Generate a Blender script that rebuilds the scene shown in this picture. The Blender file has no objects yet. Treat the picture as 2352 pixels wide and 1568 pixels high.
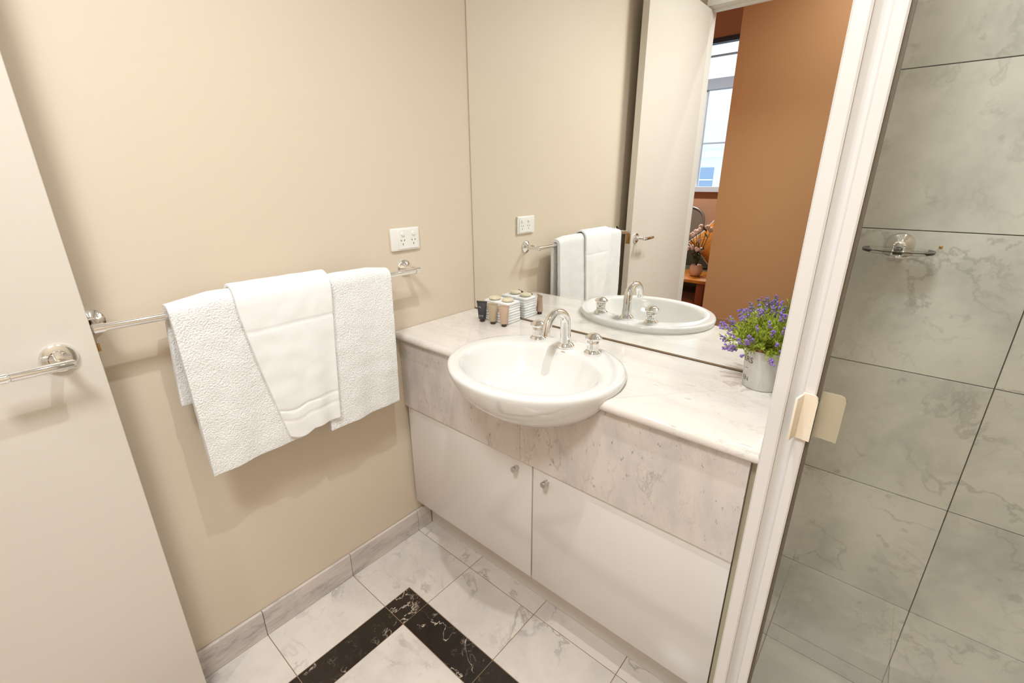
import bpy, bmesh, math, random
from mathutils import Vector, Matrix, noise

random.seed(7)
S = bpy.context.scene
COL = S.collection
PI = math.pi

# ---------------------------------------------------------------- camera
cam = bpy.data.cameras.new('camera')
cam.sensor_fit = 'HORIZONTAL'
cam.sensor_width = 36.0
cam.lens = 1053.39 / 2352 * 36.0
cam.clip_start = 0.02
cam.clip_end = 200
cob = bpy.data.objects.new('camera', cam)
COL.objects.link(cob)
PITCH, YAW, ROLL = 0.341, -0.7086, -0.004
fw = Vector((math.sin(YAW) * math.cos(PITCH), math.cos(YAW) * math.cos(PITCH), -math.sin(PITCH)))
rt = Vector((math.cos(YAW), -math.sin(YAW), 0))
up = rt.cross(fw)
r2 = math.cos(ROLL) * rt + math.sin(ROLL) * up
u2 = -math.sin(ROLL) * rt + math.cos(ROLL) * up
cob.matrix_world = Matrix(((r2.x, u2.x, -fw.x, 1.3054), (r2.y, u2.y, -fw.y, -1.2877), (r2.z, u2.z, -fw.z, 1.3745), (0, 0, 0, 1)))
S.camera = cob

# ---------------------------------------------------------------- world, exposure
W = bpy.data.worlds.new('world')
S.world = W
W.use_nodes = True
bg = W.node_tree.nodes['Background']
bg.inputs[0].default_value = (0.80, 0.90, 1.0, 1)
bg.inputs[1].default_value = 1.6
S.view_settings.view_transform = 'Standard'
S.view_settings.look = 'None'
S.view_settings.gamma = 1.0
S.view_settings.use_curve_mapping = False
S.view_settings.exposure = 0.2
LAMP_W, OPAL_FILL_W, HALL_FILL_W, LIVING_FILL_W, SHOWER_W = 43.0, 23.0, 62.0, 260.0, 7.0  # the opal, hall and living lamps are added fill
WARM = (0.92, 0.96, 1.0)
COOL = (0.84, 0.93, 1.0)


# ---------------------------------------------------------------- materials
def srgb(r, g, b):
    def f(c):
        c /= 255.0
        return c / 12.92 if c <= 0.04045 else ((c + 0.055) / 1.055) ** 2.4
    return (f(r), f(g), f(b), 1)


def mat(name, col, rough=0.5, metal=0.0, spec=0.5, bump=None, coat=0.0, noise_col=None, emit=None, sheen=0.0):
    m = bpy.data.materials.new(name)
    m.use_nodes = True
    nt = m.node_tree
    b = nt.nodes['Principled BSDF']
    b.inputs['Base Color'].default_value = col
    b.inputs['Roughness'].default_value = rough
    b.inputs['Metallic'].default_value = metal
    b.inputs['Specular IOR Level'].default_value = spec
    b.inputs['Coat Weight'].default_value = coat
    b.inputs['Coat Roughness'].default_value = 0.05
    b.inputs['Sheen Weight'].default_value = sheen
    tc = nt.nodes.new('ShaderNodeTexCoord')
    if noise_col:
        c2, sc = noise_col
        n = nt.nodes.new('ShaderNodeTexNoise')
        n.inputs['Scale'].default_value = sc
        n.inputs['Detail'].default_value = 5
        mx = nt.nodes.new('ShaderNodeMix')
        mx.data_type = 'RGBA'
        mx.inputs['A'].default_value = col
        mx.inputs['B'].default_value = c2
        nt.links.new(tc.outputs['Object'], n.inputs['Vector'])
        nt.links.new(n.outputs['Fac'], mx.inputs['Factor'])
        nt.links.new(mx.outputs['Result'], b.inputs['Base Color'])
    if bump:
        sc, st, dist = bump
        n = nt.nodes.new('ShaderNodeTexNoise')
        n.inputs['Scale'].default_value = sc
        n.inputs['Detail'].default_value = 4
        bp = nt.nodes.new('ShaderNodeBump')
        bp.inputs['Strength'].default_value = st
        bp.inputs['Distance'].default_value = dist
        nt.links.new(tc.outputs['Object'], n.inputs['Vector'])
        nt.links.new(n.outputs['Fac'], bp.inputs['Height'])
        nt.links.new(bp.outputs['Normal'], b.inputs['Normal'])
    if emit:
        b.inputs['Emission Color'].default_value = emit[0]
        b.inputs['Emission Strength'].default_value = emit[1]
    return m


def marble(name, base, cloud, vein, scale=3.0, vein_amt=0.7, vein_w=0.035, rough=0.22, cloud_amt=0.6, stretch=(1, 1, 1), speck=0.0, rot=(0, 0, 0.6), thr=(0.42, 0.66), dist=0.35, fine=0.35):
    """stone with soft clouds, thin ridged veins and, if wanted, small dark specks"""
    m = bpy.data.materials.new(name)
    m.use_nodes = True
    nt = m.node_tree
    L = nt.links.new
    b = nt.nodes['Principled BSDF']
    b.inputs['Roughness'].default_value = rough
    tc = nt.nodes.new('ShaderNodeTexCoord')
    oi = nt.nodes.new('ShaderNodeObjectInfo')
    mp = nt.nodes.new('ShaderNodeMapping')
    mp.inputs['Rotation'].default_value = rot
    mp.inputs['Scale'].default_value = stretch
    mul = nt.nodes.new('ShaderNodeMath')
    mul.operation = 'MULTIPLY'
    mul.inputs[1].default_value = 37.0
    L(oi.outputs['Random'], mul.inputs[0])
    add = nt.nodes.new('ShaderNodeVectorMath')
    add.operation = 'ADD'
    L(tc.outputs['Object'], mp.inputs['Vector'])
    L(mp.outputs['Vector'], add.inputs[0])
    cx = nt.nodes.new('ShaderNodeCombineXYZ')
    L(mul.outputs[0], cx.inputs[0])
    L(mul.outputs[0], cx.inputs[1])
    L(mul.outputs[0], cx.inputs[2])
    L(cx.outputs[0], add.inputs[1])

    def nz(sc, det, dis, rough_=0.55):
        n = nt.nodes.new('ShaderNodeTexNoise')
        n.inputs['Scale'].default_value = sc
        n.inputs['Detail'].default_value = det
        n.inputs['Distortion'].default_value = dis
        n.inputs['Roughness'].default_value = rough_
        L(add.outputs[0], n.inputs['Vector'])
        return n

    def mrange(src, a, c, lo, hi):
        r = nt.nodes.new('ShaderNodeMapRange')
        r.interpolation_type = 'SMOOTHSTEP'
        r.inputs['From Min'].default_value = a
        r.inputs['From Max'].default_value = c
        r.inputs['To Min'].default_value = lo
        r.inputs['To Max'].default_value = hi
        L(src, r.inputs['Value'])
        return r.outputs['Result']

    def mth(op, a, c):
        n = nt.nodes.new('ShaderNodeMath')
        n.operation = op
        for i, q in enumerate((a, c)):
            if q is None:
                continue
            if isinstance(q, (int, float)):
                n.inputs[i].default_value = q
            else:
                L(q, n.inputs[i])
        return n.outputs[0]

    def mixc(fac, a, c):
        x = nt.nodes.new('ShaderNodeMix')
        x.data_type = 'RGBA'
        L(fac, x.inputs['Factor'])
        if isinstance(a, tuple):
            x.inputs['A'].default_value = a
        else:
            L(a, x.inputs['A'])
        x.inputs['B'].default_value = c
        return x.outputs['Result']
    cl = mrange(nz(scale, 7, 0.25, 0.62).outputs['Fac'], 0.36, 0.74, 0, cloud_amt)
    c1 = mixc(cl, base, cloud)
    # veins: ridges of a distorted noise, shown only in some regions
    v = nz(scale * 1.15, 8, dist, 0.60)
    rd = mth('ABSOLUTE', mth('SUBTRACT', v.outputs['Fac'], 0.5), None)
    ridge = mrange(rd, 0.0, vein_w, vein_amt, 0.0)
    region = mrange(nz(scale * 0.9 + 0.7, 4, 0.2).outputs['Fac'], thr[0], thr[1], 0, 1)
    c2 = mixc(mth('MULTIPLY', ridge, region), c1, vein)
    # a second, finer net of veins
    v2 = nz(scale * 3.1, 6, 0.2, 0.6)
    rd2 = mth('ABSOLUTE', mth('SUBTRACT', v2.outputs['Fac'], 0.52), None)
    reg3 = mrange(nz(scale * 1.4 + 1.3, 3, 0.2).outputs['Fac'], 0.48, 0.66, 0, 1)
    c2 = mixc(mth('MULTIPLY', mrange(rd2, 0.0, 0.022, fine, 0.0), reg3), c2, vein)
    if speck > 0:
        sp = mrange(nz(scale * 8, 3, 0.25).outputs['Fac'], 0.62, 0.72, 0, speck)
        reg2 = mrange(nz(scale * 1.1, 2, 0.2).outputs['Fac'], 0.40, 0.58, 0.1, 1)
        c2 = mixc(mth('MULTIPLY', sp, reg2), c2, vein)
    L(c2, b.inputs['Base Color'])
    bp = nt.nodes.new('ShaderNodeBump')
    bp.inputs['Strength'].default_value = 0.03
    bp.inputs['Distance'].default_value = 0.002
    L(v.outputs['Fac'], bp.inputs['Height'])
    L(bp.outputs['Normal'], b.inputs['Normal'])
    return m


M = {}
M['wall'] = mat('cream_wall_paint', (0.72, 0.605, 0.468, 1), 0.55, bump=(60, 0.06, 0.002))
M['ceiling'] = mat('white_ceiling_paint', (0.84, 0.84, 0.83, 1), 0.8)
M['door'] = mat('off_white_door_paint', (0.72, 0.65, 0.56, 1), 0.38, bump=(25, 0.03, 0.002))
M['trim'] = mat('white_gloss_trim', (0.82, 0.78, 0.70, 1), 0.35)
M['chrome'] = mat('chrome', (0.86, 0.85, 0.84, 1), 0.07, 1.0)
M['brass'] = mat('worn_brass', (0.45, 0.27, 0.10, 1), 0.35, 1.0)
M['satin'] = mat('brushed_nickel', (0.62, 0.60, 0.57, 1), 0.3, 1.0)
M['ceramic'] = mat('white_vitreous_china', (0.80, 0.775, 0.73, 1), 0.10, coat=0.5)
M['laminate'] = mat('white_gloss_laminate', (0.76, 0.71, 0.66, 1), 0.16, coat=0.2)
M['carcass'] = mat('cabinet_board', (0.30, 0.26, 0.20, 1), 0.6)
M['kick'] = mat('white_kick_laminate', (0.70, 0.65, 0.59, 1), 0.35)
M['filler'] = mat('olive_beige_filler', (0.42, 0.365, 0.245, 1), 0.5)
M['terry'] = mat('white_terry_cloth', (0.93, 0.91, 0.88, 1), 0.95, bump=(250, 0.8, 0.005), sheen=0.3)
M['flat_weave'] = mat('white_woven_cotton', (0.93, 0.91, 0.88, 1), 0.9, bump=(700, 0.35, 0.002), sheen=0.2)
M['plastic'] = mat('white_plastic', (0.86, 0.83, 0.77, 1), 0.3)
M['slot'] = mat('dark_slot', (0.05, 0.04, 0.035, 1), 0.6)
M['soap'] = mat('cream_soap', (0.72, 0.63, 0.44, 1), 0.35)
M['frame'] = mat('cream_powder_coat', (0.72, 0.68, 0.64, 1), 0.28)
M['seal'] = mat('brown_rubber_seal', (0.13, 0.10, 0.065, 1), 0.5)
M['handle'] = mat('cream_plastic_handle', (0.83, 0.71, 0.56, 1), 0.35)
M['tray'] = mat('cream_acrylic_tray', (0.90, 0.86, 0.74, 1), 0.2)
M['grout'] = mat('brown_grout', (0.42, 0.27, 0.15, 1), 0.9, noise_col=((0.22, 0.15, 0.09, 1), 9))
M['wgrout'] = mat('beige_grout', (0.36, 0.29, 0.21, 1), 0.9, noise_col=((0.30, 0.21, 0.13, 1), 6))
M['m_floor'] = marble('white_floor_marble', (0.76, 0.685, 0.61, 1), (0.56, 0.51, 0.47, 1), (0.28, 0.255, 0.23, 1), 4.5, 0.60, 0.028, 0.18, 0.75, fine=0.14, speck=0.10)
M['m_black'] = marble('black_marble', (0.016, 0.011, 0.008, 1), (0.040, 0.026, 0.018, 1), (0.66, 0.54, 0.42, 1), 6.0, 0.95, 0.009, 0.14, 0.5, thr=(0.53, 0.60), dist=0.5, fine=0.22)
M['m_skirt'] = marble('grey_skirting_marble', (0.70, 0.62, 0.56, 1), (0.47, 0.425, 0.40, 1), (0.30, 0.27, 0.26, 1), 7, 0.55, 0.03, 0.3, 0.85, (1.0, 0.55, 2.2), rot=(0.75, 0, 0), fine=0.4)
M['m_top'] = marble('pale_counter_marble', (0.80, 0.735, 0.665, 1), (0.69, 0.62, 0.555, 1), (0.42, 0.36, 0.31, 1), 6.0, 0.30, 0.016, 0.13, 0.7, (0.65, 2.0, 1), speck=0.42, rot=(0, 0, 0.12), fine=0.35)
M['m_apron'] = marble('grey_apron_marble', (0.72, 0.64, 0.575, 1), (0.54, 0.495, 0.465, 1), (0.23, 0.215, 0.21, 1), 6.0, 0.42, 0.020, 0.28, 0.95, (1.7, 1, 0.75), speck=0.85, rot=(0, 0.35, 0), fine=0.2)
M['m_shower'] = marble('grey_green_wall_marble', (0.87, 0.845, 0.79, 1), (0.50, 0.50, 0.47, 1), (0.33, 0.33, 0.305, 1), 3.6, 0.42, 0.020, 0.25, 0.78, (1, 1, 1), speck=0.35, rot=(0, 0.6, 0), fine=0.18)
M['brown'] = mat('brown_wall_paint', (0.70, 0.385, 0.170, 1), 0.6, bump=(40, 0.05, 0.002))
M['mirror_edge'] = mat('brown_mirror_sealant', (0.25, 0.165, 0.09, 1), 0.5)
M['brown_trim'] = mat('tan_skirting_paint', (0.56, 0.33, 0.17, 1), 0.5)
M['pinkwall'] = mat('dusty_tan_wall_paint', (0.68, 0.36, 0.205, 1), 0.7)
M['timber_floor'] = mat('dark_timber_floor', (0.07, 0.035, 0.018, 1), 0.35, noise_col=((0.12, 0.06, 0.03, 1), 6))
M['orange_wood'] = mat('orange_varnished_timber', (0.62, 0.23, 0.03, 1), 0.25, noise_col=((0.45, 0.14, 0.02, 1), 8))
M['red_wood'] = mat('red_brown_timber', (0.30, 0.075, 0.02, 1), 0.35)
M['pink_ceramic'] = mat('blush_ceramic', (0.72, 0.45, 0.30, 1), 0.4)
M['orange_fabric'] = mat('mustard_print_fabric', (0.75, 0.30, 0.03, 1), 0.9, noise_col=((0.55, 0.17, 0.02, 1), 30))
M['pink_petal'] = mat('pink_white_petal', (0.85, 0.62, 0.52, 1), 0.6)
M['dark_leaf'] = mat('dark_leaf', (0.06, 0.065, 0.03, 1), 0.6)
M['dark_fabric'] = mat('dark_olive_fabric', (0.09, 0.07, 0.035, 1), 0.9)
M['grey_metal'] = mat('grey_metal', (0.42, 0.38, 0.34, 1), 0.35, 0.6)
M['grey_mesh'] = mat('grey_brown_fabric', (0.30, 0.23, 0.16, 1), 0.9)
M['win_white'] = mat('white_window_paint', (0.80, 0.82, 0.85, 1), 0.4)
M['win_grey'] = mat('grey_window_paint', (0.48, 0.53, 0.60, 1), 0.4)
M['win_dark'] = mat('dark_blind_rail', (0.03, 0.025, 0.025, 1), 0.5)
M['facade'] = mat('pale_stone_facade', (0.78, 0.84, 0.92, 1), 0.8)
M['facade_pink'] = mat('pink_stone_band', (0.72, 0.60, 0.66, 1), 0.8)
M['facade_glass'] = mat('blue_window_glass', (0.26, 0.38, 0.58, 1), 0.2)
M['leaf'] = mat('lime_green_leaf', (0.46, 0.50, 0.05, 1), 0.6, noise_col=((0.28, 0.38, 0.04, 1), 60))
M['purple'] = mat('purple_flower', (0.20, 0.12, 0.50, 1), 0.7, noise_col=((0.36, 0.22, 0.55, 1), 70))
M['galv'] = mat('whitewashed_galvanised_pot', (0.66, 0.62, 0.57, 1), 0.55, noise_col=((0.48, 0.46, 0.43, 1), 28))
M['rust'] = mat('rusty_twine', (0.42, 0.20, 0.08, 1), 0.9, bump=(200, 0.8, 0.003))
M['ink'] = mat('faded_black_ink', (0.10, 0.085, 0.075, 1), 0.8)
M['tube_dark'] = mat('charcoal_tube', (0.045, 0.042, 0.045, 1), 0.4)
M['tube_tan'] = mat('tan_tube', (0.43, 0.34, 0.225, 1), 0.4)
M['tube_pink'] = mat('rose_tan_tube', (0.50, 0.355, 0.255, 1), 0.4)
M['cap'] = mat('brown_cap', (0.055, 0.025, 0.012, 1), 0.3)
M['print'] = mat('pale_print', (0.55, 0.53, 0.52, 1), 0.5)
M['opal'] = mat('opal_fill_glass', (0.9, 0.88, 0.82, 1), 0.4, emit=((1.0, 0.90, 0.76, 1), 6.0))  # glowing cover of the added fill fixture
M['lens'] = mat('lit_lamp_lens', (0.9, 0.88, 0.8, 1), 0.4, emit=((1.0, 0.88, 0.70, 1), 18.0))
M['mirror'] = mat('silvered_mirror', (0.955, 0.975, 0.965, 1), 0.0, 1.0)


def glassy(name, tint, refl=1.0):
    m = bpy.data.materials.new(name)
    m.use_nodes = True
    nt = m.node_tree
    nt.nodes.remove(nt.nodes['Principled BSDF'])
    t = nt.nodes.new('ShaderNodeBsdfTransparent')
    t.inputs[0].default_value = tint
    g = nt.nodes.new('ShaderNodeBsdfGlossy')
    g.inputs['Roughness'].default_value = 0.0
    fr = nt.nodes.new('ShaderNodeFresnel')
    fr.inputs[0].default_value = 1.45
    mm = nt.nodes.new('ShaderNodeMath')
    mm.operation = 'MULTIPLY'
    mm.inputs[1].default_value = refl
    mx = nt.nodes.new('ShaderNodeMixShader')
    L = nt.links.new
    L(fr.outputs[0], mm.inputs[0])
    L(mm.outputs[0], mx.inputs[0])
    L(t.outputs[0], mx.inputs[1])
    L(g.outputs[0], mx.inputs[2])
    L(mx.outputs[0], nt.nodes['Material Output'].inputs[0])
    return m


M['glass'] = glassy('shower_glass', (0.975, 0.982, 0.968, 1), 0.6)
M['clear'] = glassy('clear_glass', (0.97, 0.98, 0.97, 1), 1.0)


# ---------------------------------------------------------------- mesh helpers
def wpos(o):
    p = Vector(o.location)
    while o.parent:
        o = o.parent
        p = p + Vector(o.location)
    return p


def obj(name, bm, m, parent=None, smooth=False, center=True, mods=None):
    """world-space bmesh -> mesh object whose origin is its own centre; parents are unrotated"""
    me = bpy.data.meshes.new(name)
    c = Vector((0, 0, 0))
    if center and len(bm.verts):
        xs = [v.co for v in bm.verts]
        c = Vector([(min(p[i] for p in xs) + max(p[i] for p in xs)) / 2 for i in range(3)])
        bmesh.ops.translate(bm, verts=bm.verts, vec=-c)
    bmesh.ops.recalc_face_normals(bm, faces=bm.faces)
    bm.to_mesh(me)
    bm.free()
    if m:
        me.materials.append(M[m])
    if smooth:
        for p in me.polygons:
            p.use_smooth = True
        if smooth != 'all':
            try:
                me.set_sharp_from_angle(angle=math.radians(38))
            except Exception:
                pass
    o = bpy.data.objects.new(name, me)
    COL.objects.link(o)
    o.location = c
    if parent:
        o.parent = parent
        o.location = c - wpos(parent)
    return o


def thing(name, label, cat, loc=(0, 0, 0), group=None):
    o = bpy.data.objects.new(name, None)
    o.empty_display_size = 0.05
    COL.objects.link(o)
    o.location = loc
    return tag(o, label, cat, group)


def tag(o, label, cat, group=None):
    o['label'] = label
    o['category'] = cat
    if group:
        o['group'] = group
    return o


def struct(o, label, cat):
    tag(o, label, cat)
    o['kind'] = 'structure'
    return o


def B(lo, hi, bev=0.0, seg=2, bm=None):
    own = bm is None
    bm = bm or bmesh.new()
    t = bmesh.new()
    bmesh.ops.create_cube(t, size=1.0)
    for v in t.verts:
        v.co = Vector([lo[i] + (v.co[i] + 0.5) * (hi[i] - lo[i]) for i in range(3)])
    if bev > 0:
        bmesh.ops.bevel(t, geom=t.edges[:], offset=bev, segments=seg, affect='EDGES', profile=0.5)
    merge(bm, t)
    return bm


def merge(bm, t):
    mp = {}
    for v in t.verts:
        mp[v] = bm.verts.new(v.co)
    for f in t.faces:
        try:
            bm.faces.new([mp[v] for v in f.verts])
        except ValueError:
            pass
    t.free()


def prism(pts, axis, a, b, bm=None, bev=0.0, seg=2):
    """extrude a 2D polygon along an axis: pts are the other two coords in xyz order"""
    bm = bm or bmesh.new()
    t = bmesh.new()

    def mk(p, h):
        c = [p[0], p[1]]
        c.insert('xyz'.index(axis), h)
        return t.verts.new(c)
    v0 = [mk(p, a) for p in pts]
    v1 = [mk(p, b) for p in pts]
    t.faces.new(v0)
    t.faces.new(v1)
    n = len(pts)
    for i in range(n):
        t.faces.new((v0[i], v0[(i + 1) % n], v1[(i + 1) % n], v1[i]))
    if bev:
        bmesh.ops.recalc_face_normals(t, faces=t.faces)
        bmesh.ops.bevel(t, geom=t.edges[:], offset=bev, segments=seg, affect='EDGES', profile=0.5)
    merge(bm, t)
    return bm


def lathe(prof, c, axis='z', n=32, bm=None, flute=None):
    """prof: (r, h) pairs along the axis from c"""
    bm = bm or bmesh.new()
    rings = []
    for k, (r, h) in enumerate(prof):
        ring = []
        for i in range(n):
            a = 2 * PI * i / n
            rr = r
            if flute and flute[0] <= k <= flute[1]:
                rr = r * (1 + flute[2] * math.cos(a * flute[3]))
            p = (rr * math.cos(a), rr * math.sin(a), h)
            if axis == 'x':
                p = (p[2], p[0], p[1])
            elif axis == 'y':
                p = (p[0], p[2], p[1])
            ring.append(bm.verts.new(Vector(p) + Vector(c)))
        rings.append(ring)
    for r0, r1 in zip(rings, rings[1:]):
        for i in range(n):
            bm.faces.new((r0[i], r0[(i + 1) % n], r1[(i + 1) % n], r1[i]))
    bm.faces.new(rings[0])
    bm.faces.new(rings[-1])
    return bm


def tube(path, rad, n=16, bm=None, caps=True):
    bm = bm or bmesh.new()
    path = [Vector(p) for p in path]
    if not isinstance(rad, (list, tuple)):
        rad = [rad] * len(path)
    d0 = (path[1] - path[0]).normalized()
    ref = Vector((0, 0, 1)) if abs(d0.z) < 0.9 else Vector((1, 0, 0))
    u = d0.cross(ref).normalized()
    rings = []
    for i, p in enumerate(path):
        a = path[max(i - 1, 0)]
        b = path[min(i + 1, len(path) - 1)]
        d = (b - a).normalized()
        u = (u - d * u.dot(d)).normalized()
        v = d.cross(u)
        rings.append([bm.verts.new(p + rad[i] * (math.cos(2 * PI * k / n) * u + math.sin(2 * PI * k / n) * v)) for k in range(n)])
    for r0, r1 in zip(rings, rings[1:]):
        for k in range(n):
            bm.faces.new((r0[k], r0[(k + 1) % n], r1[(k + 1) % n], r1[k]))
    if caps:
        bm.faces.new(rings[0])
        bm.faces.new(rings[-1])
    return bm


def loft(rings, bm=None, cap0=True, cap1=True):
    bm = bm or bmesh.new()
    R = [[bm.verts.new(p) for p in r] for r in rings]
    n = len(R[0])
    for r0, r1 in zip(R, R[1:]):
        for i in range(n):
            bm.faces.new((r0[i], r0[(i + 1) % n], r1[(i + 1) % n], r1[i]))
    if cap0:
        bm.faces.new(R[0])
    if cap1:
        bm.faces.new(R[-1])
    return bm


def copy_mesh(src, name, loc, parent):
    o = bpy.data.objects.new(name, src.data)
    COL.objects.link(o)
    o.parent = parent
    o.location = Vector(loc) - (wpos(parent) if parent else Vector((0, 0, 0)))
    return o


# ================================================================ the setting
XR, YF, ZC = 2.10, -2.00, 2.60       # right wall, wall with the doorway, ceiling
T = 0.305
G = 0.0011                           # half a floor joint
XA, Y1 = 0.310, -0.3755              # floor joint lines
XO, YO = 0.209, -0.578               # outer corner of the black inlay

floor = struct(obj('floor', B((0, -2.06, -0.05), (XR, 0.0, -0.0015)), 'grout'), 'marble tiled bathroom floor with black inlaid border', 'floor')


def ftile(pts, m):
    return obj('tile', prism(pts, 'z', -0.011, 0.0, bev=0.0006, seg=1), m, floor)


def rect(x0, x1, y0, y1, g=G):
    return [(x0 + g, y0 + g), (x1 - g, y0 + g), (x1 - g, y1 - g), (x0 + g, y1 - g)]


xs = [0.010, XA, XA + T, XA + 2 * T, XA + 3 * T, XA + 4 * T, XR - 0.002]
ys = [-0.300, Y1, Y1 - T, Y1 - 2 * T, Y1 - 3 * T, Y1 - 4 * T, -1.985]
cache = {}
for i in range(6):
    for j in range(6):
        x0, x1, y1, y0 = xs[i], xs[i + 1], ys[j], ys[j + 1]
        if i == 0 and j == 1:
            g = G
            ftile([(x0 + g, y0 + g), (XO - g, y0 + g), (XO - g, YO + g), (x1 - g, YO + g), (x1 - g, y1 - g), (x0 + g, y1 - g)], 'm_floor')
            ftile(rect(XO, x1, y0, YO), 'm_black')
        elif i == 0 and j > 1:
            ftile(rect(x0, XO, y0, y1), 'm_floor')
            ftile(rect(XO, x1, y0, y1), 'm_black')
        elif j == 1:
            ftile(rect(x0, x1, YO, y1), 'm_floor')
            ftile(rect(x0, x1, y0, YO), 'm_black')
        else:
            key = (round(x1 - x0, 3), round(y1 - y0, 3))
            if key in cache:
                copy_mesh(cache[key], 'tile', ((x0 + x1) / 2, (y0 + y1) / 2, -0.0055), floor)
            else:
                cache[key] = ftile(rect(x0, x1, y0, y1), 'm_floor')

struct(obj('wall_left', B((-0.10, -2.10, -0.05), (0.0, 0.10, ZC)), 'wall'), 'cream painted wall behind the towel rail', 'wall')
wb = struct(obj('wall_back', B((-0.10, 0.0125, -0.05), (XR + 0.1, 0.11, ZC)), 'wgrout'), 'wall behind mirror, marble tiled inside the shower', 'wall')
# marble tiles of the shower wall, joints at z = .05 + .305 k
zs = [0.05 + T * k for k in range(9)] + [ZC]
tx = [1.196, 1.501, 1.806, XR]
tc = {}
for i in range(3):
    for k in range(9):
        x0, x1, z0, z1 = tx[i], tx[i + 1], zs[k], zs[k + 1]
        key = (round(x1 - x0, 3), round(z1 - z0, 3))
        if key in tc:
            copy_mesh(tc[key], 'tile', ((x0 + x1) / 2, 0.006, (z0 + z1) / 2), wb)
        else:
            tc[key] = obj('tile', B((x0 + .0009, 0.0, z0 + .0009), (x1 - .0009, 0.012, z1 - .0009), 0.0007, 1), 'm_shower', wb)
struct(obj('wall_right', B((XR, -2.10, -0.05), (XR + 0.1, 0.0125, ZC)), 'wall'), 'cream painted wall at the far side of shower', 'wall')
struct(obj('ceiling', B((-0.10, -2.10, ZC), (XR + 0.1, 0.11, ZC + 0.08)), 'ceiling'), 'white painted bathroom ceiling', 'ceiling')
# wall with the doorway: opening x .085 .. .925, head at 2.345
OX0, OX1, OH = 0.085, 0.935, 2.345
bm = B((0.0, YF - 0.10, -0.05), (OX0 - 0.02, YF, ZC))
B((OX1 + 0.02, YF - 0.10, -0.05), (XR, YF, ZC), bm=bm)
B((OX0 - 0.02, YF - 0.10, OH + 0.02), (OX1 + 0.02, YF, ZC), bm=bm)
struct(obj('wall_front', bm, 'wall'), 'cream wall with the open doorway, seen in mirror', 'wall')
tr = struct(obj('trim_1', B((OX0 - 0.02, YF - 0.105, OH), (OX1 + 0.02, YF + 0.003, OH + 0.02), 0.002), 'trim'), 'white timber lining around the doorway', 'door frame')
obj('jamb', B((OX0 - 0.02, YF - 0.105, 0), (OX0, YF + 0.003, OH), 0.002), 'trim', tr)
obj('jamb', B((OX1, YF - 0.105, 0), (OX1 + 0.02, YF + 0.003, OH), 0.002), 'trim', tr)
obj('architrave', B((OX0 - 0.02, YF + 0.003, OH + 0.004), (OX1 + 0.07, YF + 0.018, OH + 0.06), 0.003), 'trim', tr)
obj('architrave', B((OX1 + 0.004, YF + 0.003, 0), (OX1 + 0.07, YF + 0.018, OH + 0.004), 0.003), 'trim', tr)
obj('door_stop', B((OX0, YF - 0.07, OH - 0.012), (OX1, YF - 0.045, OH), 0.001), 'trim', tr)

# skirting of marble pieces along the left wall
bb = struct(obj('baseboard_left', B((0.0, -1.98, 0.0), (0.004, -0.385 + 0.08, 0.094)), 'grout'), 'grey marble skirting along the cream wall', 'skirting')
yy = [-0.306, Y1, Y1 - T, Y1 - 2 * T, Y1 - 3 * T, Y1 - 4 * T, -1.98]
for a, b in zip(yy, yy[1:]):
    obj('skirting_tile', B((0.002, b + 0.0008, 0.0005), (0.0125, a - 0.0008, 0.098), 0.001, 1), 'm_skirt', bb)

# ---------------------------------------------------------------- door leaf, open against the left wall
DX0, DX1, DY0, DY1, DH = 0.056, 0.0925, -1.996, -1.1715, 2.335
door = struct(obj('door_1', B((DX0, DY0, 0.012), (DX1, DY1, DH), 0.0012, 1), 'door'), 'off-white flush door standing open beside the towel rail', 'door')
hy, hz = -1.230, 1.0485
ros = obj('rosette', lathe([(0.0285, 0), (0.0285, 0.004), (0.026, 0.008), (0.021, 0.0095), (0.0165, 0.010), (0.0155, 0.013), (0.014, 0.013)], (DX1, hy, hz), 'x', 40), 'chrome', door, True)
lv = obj('lever', tube([(DX1 + 0.010, hy, hz), (DX1 + 0.035, hy, hz), (DX1 + 0.050, hy + 0.001, hz)], [0.0095, 0.0085, 0.0085], 20), 'chrome', door, True)
obj('grip', tube([(DX1 + 0.0565, hy + 0.015, hz - .001), (DX1 + 0.0575, hy + 0.013, hz - .001), (DX1 + 0.058, hy - 0.070, hz - .001)], [0.0078, 0.0088, 0.0088], 20), 'chrome', lv, True)
obj('end_ring', tube([(DX1 + 0.058, hy - 0.070, hz - .001), (DX1 + 0.058, hy - 0.0712, hz - .001), (DX1 + 0.058, hy - 0.0713, hz - .001), (DX1 + 0.058, hy - 0.074, hz - .001), (DX1 + 0.058, hy - 0.0741, hz - .001), (DX1 + 0.058, hy - 0.105, hz - .001)], [0.0088, 0.0094, 0.0075, 0.0075, 0.0094, 0.0085], 20), 'chrome', lv, True)
lp = obj('latch_plate', B((DX0 + 0.006, DY1 - 0.0005, hz - 0.028), (DX1 - 0.006, DY1 + 0.0012, hz + 0.028), 0.0004, 1), 'brass', door)
obj('latch_bolt', B((DX0 + 0.013, DY1 + 0.001, hz - 0.008), (DX1 - 0.013, DY1 + 0.007, hz + 0.008), 0.0015), 'brass', lp)

# ================================================================ mirror
mr = thing('mirror', 'tall frameless wall mirror above the marble counter', 'mirror', (0.58, 0.006, 0.879))
obj('mirror_glass', B((0.0035, 0.0, 0.879), (1.166, 0.006, 2.50)), 'mirror', mr)
obj('edge_strip', B((0.0005, 0.0008, 0.8735), (1.168, 0.0118, 0.8788)), 'mirror_edge', mr)
obj('backing', B((0.0022, 0.0062, 0.879), (1.167, 0.0118, 2.501)), 'seal', mr)

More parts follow.
